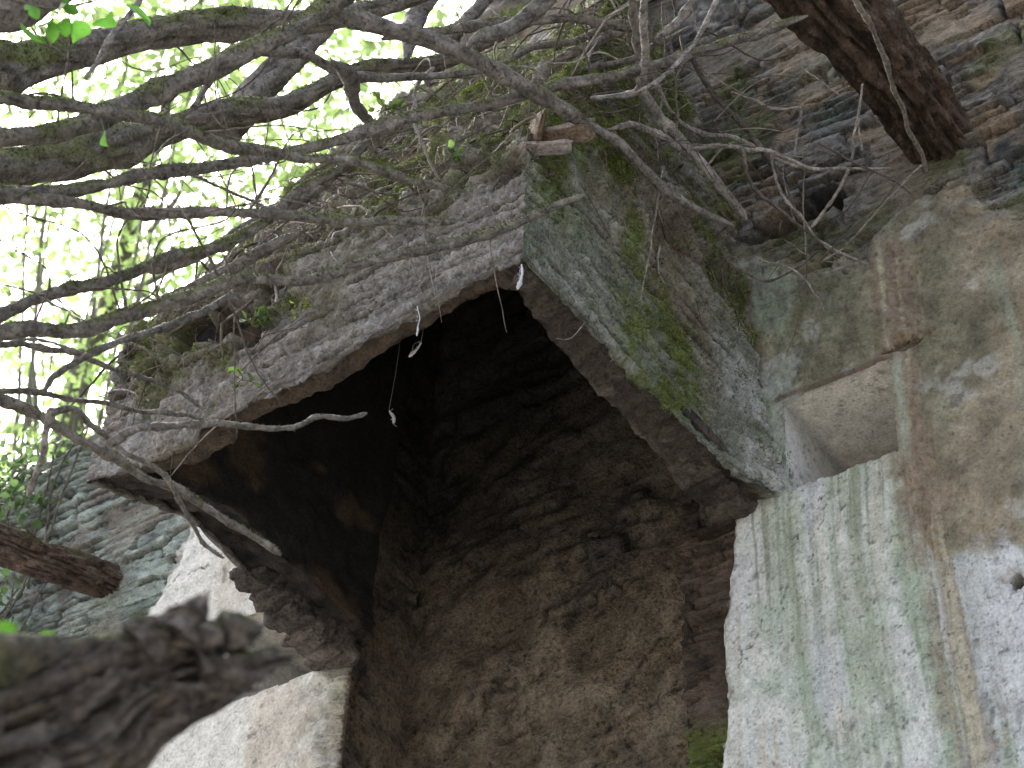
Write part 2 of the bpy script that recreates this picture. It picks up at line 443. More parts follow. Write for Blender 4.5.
for k, (a, b, c, d) in enumerate(NICHES):
    bag = Bag()
    for Q, f in box_inside(a - .009, b + .009, c - .009, d + .009, -0.026, 0.42, 0.012, 80 + k, 0.003):
        n = fbm(Q[:, 0] * 5, Q[:, 1] * 5, Q[:, 2] * 5, 4, 82)
        col = mixc(np.broadcast_to(rgb(.74, .70, .63), Q.shape), rgb(.62, .57, .5), ss(0, .6, n))
        col = mixc(col, rgb(.5, .5, .5), ss(.03, .0, Q[:, 0] - a) * .8)
        kk = np.abs(fbm(Q[:, 0] * 3, Q[:, 1] * 3, Q[:, 2] * 3, 4, 83))
        col = mixc(col, rgb(.12, .10, .08), ss(.012, .003, kk) * .6)
        bag.add(Q, f, col)
    bag.build('wall_niche', M_PLASTER, wall)

# ------------------------------------------------------------------ fireplace
fire = thing('chimney_hood', 'mossy stone chimney hood jutting out over a sooty hearth', 'fireplace')

# hearth back and reveals, carried up into the flue
bag = Bag()
for Q, f in box_inside(OPEN[0], OPEN[1], -0.1, 8.45, -0.004, 0.33, 0.016, 90, 0.0):
    rl, svv, bd = slate(Q[:, 0] + Q[:, 1], Q[:, 2] * .8, 91, 0.06, .3)
    soft = fbm(Q[:, 0] * 2.5, Q[:, 1] * 2.5, Q[:, 2] * 2.5, 4, 92)
    hi = fbm(Q[:, 0] * 14, Q[:, 1] * 14, Q[:, 2] * 14, 4, 93)
    lump = fbm(Q[:, 0] * 6, Q[:, 1] * 6, Q[:, 2] * 6, 3, 94)
    show = ss(-.25, .2, soft)                         # where the clay render has fallen and the courses show
    dpt = .02 * lump + .012 * hi + 1.15 * rl * show - .02
    back = np.abs(Q[:, 1] - .33) < 1e-3
    Q[:, 1] += np.where(back, -dpt - .02, 0)
    side = np.abs(Q[:, 0] - OPEN[0]) < 1e-3
    Q[:, 0] += np.where(side & (Q[:, 1] > .02), .5 * dpt, 0)
    Q[:, 0] += np.where(np.abs(Q[:, 0] - OPEN[1]) < 1e-3, 0 * dpt, 0)
    col = mixc(np.broadcast_to(rgb(.125, .10, .075), Q.shape), rgb(.195, .16, .125), ss(-.3, .5, lump))
    col = mixc(col, rgb(.07, .06, .054), ss(.1, .5, soft + .35 * hi) * .8)
    col = mixc(col, rgb(.19, .14, .09), ss(.25, .6, fbm(Q[:, 0] * 7, Q[:, 1] * 7, Q[:, 2] * 7, 5, 97, .6)) * .6)
    kk = np.abs(fbm(Q[:, 0] * 3 + .2 * hi, Q[:, 1] * 3, Q[:, 2] * 3 + .2 * hi, 4, 98))
    crk = ss(.02, .006, kk) * ss(.0, .3, fbm(Q[:, 0] * 2, Q[:, 1] * 2, Q[:, 2] * 2, 2, 99))
    col = mixc(col, rgb(.015, .012, .011), crk * .9)
    col = mixc(col, rgb(.12, .13, .04), ss(5.35, 5.0, Q[:, 2]) * ss(.0, .5, fbm(Q[:, 0] * 5, Q[:, 2] * 1.6, Q[:, 1], 3, 95)) * .8)
    col = mixc(col, rgb(.27, .25, .23), ss(5.2, 4.9, Q[:, 2]) * ss(.1, .5, lump + .3 * hi) * .7)
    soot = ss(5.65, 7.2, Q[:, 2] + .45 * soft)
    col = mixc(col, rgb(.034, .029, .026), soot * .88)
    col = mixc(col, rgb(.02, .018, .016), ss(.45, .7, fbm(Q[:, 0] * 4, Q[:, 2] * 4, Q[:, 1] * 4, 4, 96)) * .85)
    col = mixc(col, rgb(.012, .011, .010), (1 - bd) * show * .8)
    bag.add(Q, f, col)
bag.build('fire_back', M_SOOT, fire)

# the hood: one profile swept round left side, front and right side
def plan(s, Zq, inset):
    """s 0..1 left side (wall to corner), 1..2 front, 2..3 right side (corner to wall)"""
    hz = np.maximum(Zq - 6.12, 0)
    xl = -3.93 + .10 * hz + inset[0]
    xr = -2.33 - .17 * np.maximum(Zq - 6.55, 0) - .02 * hz - inset[2]
    yf = np.minimum(-1.32 + .47 * hz + .25 * np.maximum(Zq - 8.3, 0) + inset[1], -0.002)
    yw = 0.012
    t = np.clip(s, 0, 1)
    skew = -.09 * (1 - t) * (s < 1)
    x = np.where(s < 1, xl + skew, np.where(s < 2, xl + (xr - xl) * (s - 1), xr))
    y = np.where(s < 1, yw + (yf - yw) * t, np.where(s < 2, yf + .04 * (2 - s), yf + (yw - yf) * np.clip(s - 2, 0, 1)))
    y = np.where(s < 1, y + .04 * t, y)
    return x, y

sl = np.concatenate([np.linspace(0, .93, 60), np.linspace(.94, 1.0, 10)])[:-1]
sf = np.concatenate([np.linspace(1, 1.05, 10)[:-1], np.linspace(1.05, 1.95, 290), np.linspace(1.952, 2.0, 24)])[:-1]
sr = np.concatenate([np.linspace(2, 2.05, 22)[:-1], np.linspace(2.05, 3.0, 260)])
s1 = np.concatenate([sl, sf, sr])
# profile rows: inner face down, underside, outer face up
zin = np.concatenate([np.linspace(8.6, 6.3, 40)[:-1], np.linspace(6.3, 5.66, 60)])
nund = 26
zout = np.concatenate([np.arange(5.62, 7.75, .0062), np.linspace(7.78, 8.9, 30)])
kinds = np.concatenate([np.zeros(len(zin)), np.ones(nund), np.full(len(zout), 2)])
Sg, Kg = np.meshgrid(s1, kinds, indexing='ij')
zrow = np.concatenate([zin, np.full(nund, 5.64), zout])
Zg = np.broadcast_to(zrow, Sg.shape).copy()
und = np.concatenate([np.zeros(len(zin)), np.linspace(0, 1, nund + 2)[1:-1], np.zeros(len(zout))])
out = np.where(Kg == 2, 1.0, np.where(Kg == 0, 0.0, np.broadcast_to(und, Sg.shape)))
thick = np.interp(Sg, [0, .9, 1.05, 1.95, 2.1, 3], [.17, .15, .075, .085, .12, .14])
ins = [(1 - out) * .15, (1 - out) * .08, (1 - out) * np.interp(Sg, [2, 2.2, 3], [.10, .13, .15])]
Xg, Yg = plan(Sg, Zg, ins)
# lower edge: sagging front, notch near the left corner
zbot = np.interp(Sg, [0, .6, 1.0, 1.12, 1.28, 1.285, 1.6, 1.94, 2.0, 2.5, 3], [5.76, 5.78, 5.585, 5.545, 5.535, 5.575, 5.585, 5.63, 5.63, 5.66, 5.69]) + .010 * vn(Sg * 9, 0 * Sg, 0 * Sg, 101) + .006 * vn(Sg * 40, 0 * Sg, 0 * Sg, 102)
Zg = Zg + (zbot - 5.63) * ss(6.1, 5.6, Zg)
Pg = np.stack([Xg, Yg, Zg], -1)
d0 = np.gradient(Pg, axis=0); d1 = np.gradient(Pg, axis=1)
Ng = np.cross(d1, d0); Ng /= np.maximum(np.linalg.norm(Ng, axis=-1, keepdims=True), 1e-9)
ref = np.stack([Xg + 3.12, Yg + .5, 0 * Zg], -1)
if (Ng[:, -200] * ref[:, -200]).sum() < 0: Ng = -Ng
for _ in range(3):
    Ng[1:-1] = (Ng[:-2] + Ng[1:-1] + Ng[2:]) / 3
Ng /= np.maximum(np.linalg.norm(Ng, axis=-1, keepdims=True), 1e-9)
px_, py_, pz_ = Pg[..., 0], Pg[..., 1], Pg[..., 2]
a1 = fbm(px_ * 2.6, py_ * 2.6, pz_ * 2.6, 3, 111)
a2 = fbm(px_ * 8, py_ * 8, pz_ * 8, 4, 112)
a3 = fbm(px_ * 30, py_ * 30, pz_ * 30, 3, 113)
along = np.where(Sg < 1, py_, np.where(Sg < 2, px_, py_))
fib = fbm(along * 3.2, pz_ * 42 + 3 * a1, 0 * along, 4, 114)            # fissures lying with the courses
a4 = fbm(px_ * 75, py_ * 75, pz_ * 75, 2, 118)
fib2 = fbm(along * 9, pz_ * 110 + 6 * a1 + 2 * a2, 0 * along, 3, 119)
G1 = fbm(px_ * 5, py_ * 5, pz_ * 5, 4, 121)
outer = (Kg == 2)
front = (Sg >= 1) & (Sg < 2)
right = Sg >= 2
bandtop = np.where(front, 6.09 + .05 * vn(px_ * 4, 0 * px_, 0 * px_, 115) + .03 * vn(px_ * 14, 0 * px_, 0 * px_, 116), 6.12)
bandtop = np.where(front, bandtop - .10 * ss(-3.0, -3.5, px_) - .05 + .02 + .09 * a2 + .05 * a3, bandtop)
mound = ss(-.02, .13, pz_ - bandtop)
soil = front * ss(-.02, .5, fbm(px_ * 3.5, pz_ * 5, py_, 4, 125) + ss(5.75, 6.1, pz_) - .85 + .35 * ss(-3.0, -3.6, px_)) * ss(5.66, 5.74, pz_)
rlR, svR, bdR = slate(py_ * 1.0, pz_ + .04 * a1, 117, 0.05, .35)
disp = .020 * a1 + .007 * a2 + .005 * a3 + .0035 * a4
disp = disp + np.where(outer & front, (1 - mound) * (.006 * fib + .006 * fib2 + .003 * a3 - .012 * ss(.25, .6, -fib2) * ss(0, .4, a2)) + mound * (.055 * a1 + .045 * a2 + .016 * a3 - .02), 0)
dep = ss(6.25, 6.45, pz_ + .04 * a2)
disp = disp + np.where(outer & right, 0.007 * fib + .006 * fib2 - .010 * ss(.25, .6, -fib2) * ss(-.1, .4, G1) + dep * (.028 * a1 + .022 * a2 + .9 * rlR), 0)
gl = pz_ - (6.42 + .05 * py_ + .02 * a1)                                  # broken edge of the render coat on the right side
gm = right & outer & (py_ > -.95)
disp = disp + np.where(gm, -.035 * ss(.016, .0, np.abs(gl)) + .012 * ss(-.02, -.06, gl) * ss(-.4, -.1, gl), 0)
cav = ss(.24, .17, np.hypot((px_ + 2.60) * .95, (pz_ - 6.53) * 1.5) + .05 * a2) * (front & outer)
cav2 = np.maximum.reduce([ss(r_c, r_c * .55, np.hypot((px_ - xc) * 1.0, (pz_ - zc) * ez) + .05 * a2 + .02 * a3) for xc, zc, r_c, ez in
                          ((-3.33, 5.90, .10, 1.0), (-3.44, 5.97, .12, 1.2), (-3.25, 6.12, .10, 1.4), (-3.60, 6.02, .09, .9), (-3.05, 6.20, .09, 1.5), (-3.74, 5.93, .08, 1.0))]) * (front & outer)
zc_ = pz_ + .05 * a1 + .012 * a2
splits = np.maximum.reduce([ss(.010, .003, np.abs(zc_ - z0)) * ss(.0, .25, vn(along * 2.2, 0 * along + z0 * 9, 0 * along, 131)) for z0 in (5.71, 5.80, 5.88, 5.97, 6.06, 6.16, 6.27)])
joint = ss(.008, .003, np.abs(vn(along * 1.7 + .35 * a2 + .12 * a3, pz_ * 1.2, 0 * along, 133))) * ss(-.1, .2, a1)
splits = np.maximum(splits, .8 * joint) * outer
disp = disp - .34 * cav - .11 * cav2 - .016 * splits + soil * outer * (1 - mound) * (.03 * a2 + .014 * a3 + .006 * a4)
inner_mask = (Kg == 0)
disp = np.where(inner_mask, .02 * a2 + .006 * a3, disp)
disp = np.where(Kg == 1, .016 * a2 + .008 * a3, disp)
end = np.where(Sg < 1, ss(.0, .05, Sg), ss(3.0, 2.97, Sg)) if False else 1
V3 = Pg + Ng * (disp * end)[..., None]
# lumpy foot where the side's render meets the wall
flare = right * outer * ss(2.78, 3.0, Sg)
V3[..., 0] += flare * (.02 + .055 * ss(6.2, 5.75, pz_ + .06 * a2) + .03 * a1) * ss(6.8, 6.2, pz_)
# albedo
G2 = fbm(px_ * 2.2, py_ * 2.2, pz_ * 2.2, 4, 122)
B = mixc(np.broadcast_to(rgb(.215, .195, .18), Pg.shape), rgb(.33, .305, .285), ss(-.1, .6, a2 + .6 * fib))
B = mixc(B, rgb(.09, .075, .065), ss(.15, .6, -.5 * fib - .7 * fib2 + .3 * a3) * .7)
B = mixc(B, rgb(.46, .44, .44), ss(.2, .6, a3 * .6 + a4 * .6) * .5)
B = mixc(B, rgb(.15, .14, .085), ss(.0, .6, G1 + .3 * a3) * .5)
B = mixc(B, rgb(.16, .125, .10), ss(-3.1, -3.6, px_) * ss(-.2, .4, a2 + .5 * G1) * .5)
Mo = mixc(np.broadcast_to(rgb(.135, .11, .085), Pg.shape), rgb(.22, .19, .165), ss(0, .6, a2 + .4 * a3))
Mo = mixc(Mo, rgb(.045, .036, .03), ss(.1, .6, -a2 - .4 * a3) * .8)
Mo = mixc(Mo, rgb(.135, .165, .045), ss(-.25, .35, G1 + .3 * G2 + .2 * a3) * np.where(right | (pz_ > 6.6), .85, .6))
FR = mixc(B, Mo, np.maximum(mound, .8 * soil))
SI = mixc(np.broadcast_to(rgb(.185, .185, .155), Pg.shape), rgb(.30, .29, .26), ss(0, .6, a2 + .5 * fib))
SI = mixc(SI, rgb(.07, .065, .055), ss(.15, .6, -.5 * fib - .7 * fib2 + .4 * a3) * .7)
SI = mixc(SI, rgb(.165, .195, .14), ss(-.1, .5, G2 + .2 * a2) * .6)
SI = mixc(SI, rgb(.20, .16, .115), ss(.1, .5, -G2 + .3 * G1) * .6)
SI = mixc(SI, rgb(.40, .39, .37), ss(.3, .7, a2 + .4 * a4) * .5)
SI = mixc(SI, rgb(.13, .15, .05), ss(-.1, .6, G1 + .45 * a2 + .3 * a4) * .6)
SI = mixc(SI, rgb(.12, .15, .03), ss(.3, .6, G1 + .35 * a2 + .3 * a4) * .6)
SI = mixc(SI, Mo, dep * .75)
SI = mixc(SI, rgb(.20, .105, .06), np.where(gm, ss(.03, .01, np.abs(gl + .01)), 0) * .75)
white = ss(-.50, -.12, py_ + .18 * a1) * ss(6.62, 6.2, pz_ + .1 * a2)
SI = mixc(SI, rgb(.36, .36, .345), white * ss(-.5, .3, a2 + .5 * G1) * .9)
OC = np.where(right[..., None], SI, FR)
OC = mixc(OC, rgb(.035, .028, .024), cav * .95)  # shade of the corner hollow painted in, on top of its real depth
OC = mixc(OC, rgb(.07, .055, .043), cav2 * .75)
OC = mixc(OC, rgb(.035, .03, .026), splits * .75)
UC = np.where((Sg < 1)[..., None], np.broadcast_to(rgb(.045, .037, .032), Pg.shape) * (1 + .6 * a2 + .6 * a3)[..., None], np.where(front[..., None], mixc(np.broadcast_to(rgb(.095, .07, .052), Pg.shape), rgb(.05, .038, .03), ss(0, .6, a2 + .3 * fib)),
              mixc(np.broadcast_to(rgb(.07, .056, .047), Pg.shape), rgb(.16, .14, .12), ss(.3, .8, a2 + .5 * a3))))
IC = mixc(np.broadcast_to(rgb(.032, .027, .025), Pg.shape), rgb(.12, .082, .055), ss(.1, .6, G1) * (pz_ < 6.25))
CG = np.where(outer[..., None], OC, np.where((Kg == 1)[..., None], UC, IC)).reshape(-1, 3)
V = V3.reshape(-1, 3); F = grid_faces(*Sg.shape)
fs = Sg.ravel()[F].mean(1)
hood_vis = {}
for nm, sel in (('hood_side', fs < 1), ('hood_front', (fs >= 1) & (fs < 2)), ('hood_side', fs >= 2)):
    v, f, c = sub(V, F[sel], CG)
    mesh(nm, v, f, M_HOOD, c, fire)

def stone(bag, centre, size, seed, col, rnd=.35, amp=.10, n=14, yaw=0, tilt=0):
    """a worn block: superellipsoid with broken faces"""
    a = np.linspace(-math.pi / 2, math.pi / 2, n); b = np.linspace(-math.pi, math.pi, 2 * n)
    A, Bq = np.meshgrid(a, b, indexing='ij')
    pw = lambda v: np.sign(v) * np.abs(v) ** rnd
    q = np.stack([pw(np.cos(A)) * pw(np.cos(Bq)), pw(np.cos(A)) * pw(np.sin(Bq)), pw(np.sin(A))], -1).reshape(-1, 3)
    s = np.array(size) / 2
    q = q * (1 + amp * fbm(q[:, 0] * 1.5 + seed, q[:, 1] * 1.5, q[:, 2] * 1.5, 4, seed))[:, None] * s
    cy, sy = math.cos(yaw), math.sin(yaw); ct, st = math.cos(tilt), math.sin(tilt)
    Rm = np.array([[cy, -sy, 0], [sy, cy, 0], [0, 0, 1]]) @ np.array([[1, 0, 0], [0, ct, -st], [0, st, ct]])
    q = q @ Rm.T + np.array(centre)
    n2 = fbm(q[:, 0] * 20, q[:, 1] * 20, q[:, 2] * 20, 3, seed + 1)
    bag.add(q, grid_faces(n, 2 * n), mixc(np.broadcast_to(np.array(col), q.shape), np.array(col) * .45, ss(0, .6, n2)))

# stepped corbels under both sides, each of its own stones
for xc, zt, cols, nk in ((-4.0, 5.80, (.085, .072, .064), 5), (-2.41, 5.735, (.075, .06, .052), 5)):
    cb = Bag()
    stone(cb, (xc, -.20, zt + .012), (.15, .54, .05), 131 if xc < -3 else 132, cols, .3, .16, 34)
    ob = cb.build('corbel', M_SOOT, fire)
    for k in range(nk):                                       # each course steps further down towards the wall
        sb = Bag()
        hgt = (.034 + .020 * k) if xc > -3 else (.05 + .028 * k)
        inn = -.3 if xc > -3 else .3
        stone(sb, (xc + inn * (.012 + .016 * k) + random.uniform(-.012, .012), -.445 + k * .47 / nk, zt + .012 - hgt / 2), ((.12 if xc > -3 else .15) + .010 * k, .55 / nk, hgt), 140 + k + int(xc * -10), np.array(cols) * random.uniform(.75, 1.6), .5, .26, 26, random.uniform(-.16, .16), random.uniform(-.12, .12))
        sb.build('corbel_stone', M_SOOT, ob)

# ------------------------------------------------------------------ wood: tubes with bark
def smooth_path(P, R_, step):
    P = np.asarray(P, float); R_ = np.asarray(R_, float)
    n = len(P)
    Pe = np.vstack([2 * P[0] - P[1], P, 2 * P[-1] - P[-2]])
    o, r = [], []
    for i in range(n - 1):
        p0, p1, p2, p3 = Pe[i:i + 4]
        m = max(2, int(np.linalg.norm(p2 - p1) / step))
        for t in np.arange(m) / m:
            o.append(.5 * (2 * p1 + (p2 - p0) * t + (2 * p0 - 5 * p1 + 4 * p2 - p3) * t ** 2 + (3 * p1 - p0 - 3 * p2 + p3) * t ** 3))
            r.append(R_[i] + (R_[i + 1] - R_[i]) * t)
    o.append(P[-1]); r.append(R_[-1])
    return np.array(o), np.array(r)

def tube(bag, P, R_, seed=0, bark=(.15, .125, .10), moss=.5, sides=None, step=None, rough=.24, tip=True, fuzz=0, wander=.5, mosscol=(.105, .12, .04), knots=True, grain=0, splinter=0):
    R_ = np.asarray(R_, float)
    rm = R_.mean()
    step = step or max(.008, rm * .7)
    O, r = smooth_path(P, R_, step)
    n = len(O)
    L = np.concatenate([[0], np.cumsum(np.linalg.norm(np.diff(O, axis=0), axis=1))])
    O = O + wander * rm * np.stack([vn(L / (rm * 9), 0 * L + k * 5, 0 * L, seed + k) for k in range(3)], -1)
    if knots:
        r = r * (1 + .16 * fbm(L / (rm * 7), 0 * L, 0 * L, 2, seed + 5))
        kr = np.random.default_rng(seed + 900)
        kn = np.arange(0, L[-1] + rm * 14, rm * 14) + kr.uniform(-5, 5, int(np.ceil((L[-1] + rm * 14) / (rm * 14)))) * rm
        kn.sort()
        for a_ in range(3):
            O[:, a_] += np.interp(L, kn, kr.normal(size=len(kn)) * rm * (.5 if rm < .025 else .25))
        for q_ in kn:
            r = r * (1 + kr.uniform(.05, .38) * np.exp(-((L - q_) / (rm * 1.3)) ** 2))
    if tip:
        r = r.copy(); r[-1] *= .45; r[-2] *= .8
        if tip == 2:
            m_ = min(8, n // 3); r[:m_] *= np.linspace(.25, 1, m_)
    T = np.gradient(O, axis=0); T /= np.linalg.norm(T, axis=1, keepdims=True)
    U = np.cross(T, np.array([0.13, .21, 1.])); U /= np.linalg.norm(U, axis=1, keepdims=True)
    W = np.cross(T, U)
    sides = sides or (6 if rm < .004 else 9 if rm < .012 else 14 if rm < .03 else 32)
    a = np.linspace(0, 2 * math.pi, sides, endpoint=False)
    ca, sa = np.cos(a)[None, :], np.sin(a)[None, :]
    D = U[:, None] * ca[..., None] + W[:, None] * sa[..., None]
    Lr = L[:, None] / rm
    nz = fbm(np.cos(a)[None] * 1.6 + 0 * Lr, np.sin(a)[None] * 1.6 + 0 * Lr, Lr * .28 + seed, 4, seed + 7)
    rd = np.abs(fbm(np.cos(a)[None] * 3 + 0 * Lr, np.sin(a)[None] * 3 + 0 * Lr, Lr * .35 + seed, 3, seed + 8))
    rr = r[:, None] * (1 + rough * nz - rough * .9 * ss(.25, .0, rd))
    if grain:
        w_ = fbm(Lr * .12 + 3, 0 * Lr, 0 * Lr, 2, seed + 13) * .5
        g1 = fbm(np.cos(a + w_) * 5 + 0 * Lr, np.sin(a + w_) * 5 + 0 * Lr, Lr * .22, 3, seed + 14)
        g2 = fbm(np.cos(a + w_) * 13 + 0 * Lr, np.sin(a + w_) * 13 + 0 * Lr, Lr * .5, 3, seed + 15)
        rr = rr + r[:, None] * grain * (.55 * g1 + .4 * g2 - .6 * ss(.12, .0, np.abs(g1)))
        rd = np.minimum(rd, np.abs(g2) * .8)
    Q = (O[:, None] + D * rr[..., None])
    if splinter:
        sp_ = np.random.default_rng(seed + 77).uniform(-1, 1, sides) * .5 + fbm(np.cos(a) * 2.5, np.sin(a) * 2.5, 0 * a, 2, seed + 16)
        Q = Q + T[:, None] * (splinter * sp_[None, :, None]) * (np.linspace(0, 1, n) ** 12)[:, None, None]
    ii = np.arange(n * sides).reshape(n, sides)
    jj = np.roll(ii, -1, 1)
    F = np.stack([ii[:-1], jj[:-1], jj[1:], ii[1:]], -1).reshape(-1, 4)
    up_ = D[..., 2]
    mm = ss(.0, .7, up_ + .8 * fbm(Q[..., 0] * 14, Q[..., 1] * 14, Q[..., 2] * 14, 3, seed + 9) - (1 - 2 * moss)) * min(1, moss * 1.6)
    col = mixc(np.broadcast_to(np.array(bark), Q.shape), np.array(bark) * .4, ss(.2, .0, rd) * .8)
    col = mixc(col, np.array(bark) * 1.6 + .03, ss(.15, .6, fbm(Q[..., 0] * 25, Q[..., 1] * 25, Q[..., 2] * 25, 3, seed + 10)) * .55)
    col = mixc(col, np.array(mosscol), mm * .85)
    bag.add(Q.reshape(-1, 3), F, col.reshape(-1, 3))
    # end caps
    for e, cidx in ((0, 0), (n - 1, -1)):
        c = len(Q.reshape(-1, 3))
        ring = ii[e]
        cv = np.vstack([Q[e], O[e][None]])
        k = np.arange(sides)
        bag.add(cv, np.stack([k, (k + 1) % sides, np.full(sides, sides)], -1), np.broadcast_to(np.array(bark) * .8, cv.shape))
    if fuzz:
        w = np.clip(mm, 0.02, 1).ravel(); w = w / w.sum()
        pick = rng.choice(len(w), int(fuzz * L[-1]), p=w)
        b0 = Q.reshape(-1, 3)[pick]; dd = D.reshape(-1, 3)[pick]
        blades(bag, b0, dd, .004 + .35 * rm * .25, mosscol)
    return O, r

def blades(bag, P, N_, ln, col, width=.0016, spread=.9, droop=.0):
    n = len(P)
    d = N_ + spread * rng.normal(size=(n, 3)); d[:, 2] -= droop
    d /= np.linalg.norm(d, axis=1, keepdims=True)
    s = np.cross(d, rng.normal(size=(n, 3))); s /= np.linalg.norm(s, axis=1, keepdims=True)
    l = ln * rng.uniform(.4, 1.5, n)[:, None]
    w = width * rng.uniform(.6, 1.5, n)[:, None]
    V = np.stack([P - s * w - d * l * .1, P + s * w - d * l * .1, P + d * l], 1).reshape(-1, 3)
    c = np.repeat(np.clip(np.array(col) * rng.uniform(.55, 1.7, (n, 1)), 0, 1), 3, 0) if np.ndim(col) == 1 else np.repeat(col * rng.uniform(.55, 1.7, (n, 1)), 3, 0)
    bag.add(V, np.arange(3 * n).reshape(n, 3), c)

def pxpath(pts, t0, t1):
    """survey a branch: picture points with the distance running from t0 to t1 along it"""
    pts = np.array(pts, float)
    L = np.concatenate([[0], np.cumsum(np.hypot(*np.diff(pts, axis=0).T))]); L /= L[-1]
    return np.array([at(p[0], p[1], t0 + (t1 - t0) * l) for p, l in zip(pts, L)])

def branch(name, parent, pts, t0, t1, r0, r1, seed, moss=.5, bark=(.15, .125, .105), fuzz=900, twigs=0, **k):
    """r0, r1: half widths in picture points at the two ends"""
    P = pxpath(pts, t0, t1)
    b = Bag()
    rad = np.linspace(r0 * t0 / FPX, r1 * t1 / FPX, len(P)) * (1.08 if max(r0, r1) > 14 else .95)
    tube(b, P, rad, seed, bark, moss, fuzz=fuzz, **k)
    return b.build(name, M_BARK, parent)

# floor beams still standing out of the wall
def rot_beam(pts, rad, seed, label, group, moss, cols, squash=.85, endfray=.12, parent=None):
    b = Bag()
    O, r = tube(b, pts, rad, seed, cols, moss, sides=96, step=.012, rough=.22, tip=False, fuzz=600, wander=.15, grain=.26, knots=False)
    ob = b.build('floor_beam', M_WOOD)
    return tag(ob, label, 'beam', group)

rot_beam([(-1.62, .30, 6.98), (-1.62, 0, 6.94), (-1.63, -.5, 6.92), (-1.66, -1.0, 6.86), (-1.7, -2.2, 6.8)], [.135, .13, .125, .13, .13], 201,
         'thick dark beam stub jutting from the slate wall at upper right', 'old floor beams in the wall', .25, (.085, .058, .044))
rot_beam([(-5.25, .25, 6.57), (-5.25, 0, 6.545), (-5.25, -.35, 6.43), (-5.26, -.7, 6.33), (-5.3, -1.5, 6.1)], [.075, .07, .075, .08, .08], 202,
         'thin split brown beam stub jutting from the pale wall at left', 'old floor beams in the wall', .35, (.135, .095, .078))

# the broken log close by, lodged in the leaning tree
lb = Bag()
lp = [at(-330, 850, 2.5), at(-120, 800, 2.5), at(20, 747, 2.55), at(130, 702, 2.6), at(205, 672, 2.62), at(246, 654, 2.64)]
O, r = tube(lb, lp, [.12, .115, .108, .088, .055, .028], 211, (.105, .085, .07), .42, sides=150, step=.006, rough=.45, tip=False, fuzz=300, wander=.5, grain=.38, splinter=.09, knots=False)
for k, (p, q, rr) in enumerate([((140, 650), (178, 618), .024), ((186, 640), (206, 602), .026), ((205, 640), (238, 625), .02), ((205, 668), (284, 655), .022), ((185, 700), (262, 672), .014),
                                ((120, 640), (245, 625), .012), ((60, 700), (240, 690), .02), ((110, 650), (150, 628), .02), ((20, 660), (80, 640), .02), ((225, 640), (258, 630), .02)]):
    tube(lb, [at(*p, 2.54), at((p[0] + q[0]) / 2, (p[1] + q[1]) / 2 + 3, 2.55), at(*q, 2.58)], [rr * 1.3, rr, rr * .4], 220 + k, (.12, .098, .082), .42, sides=20, step=.005, rough=.45, grain=.4, splinter=.03, knots=False)
log = tag(lb.build('broken_log', M_WOOD), 'rotten splintered log, blurred and close, at the lower left', 'log')

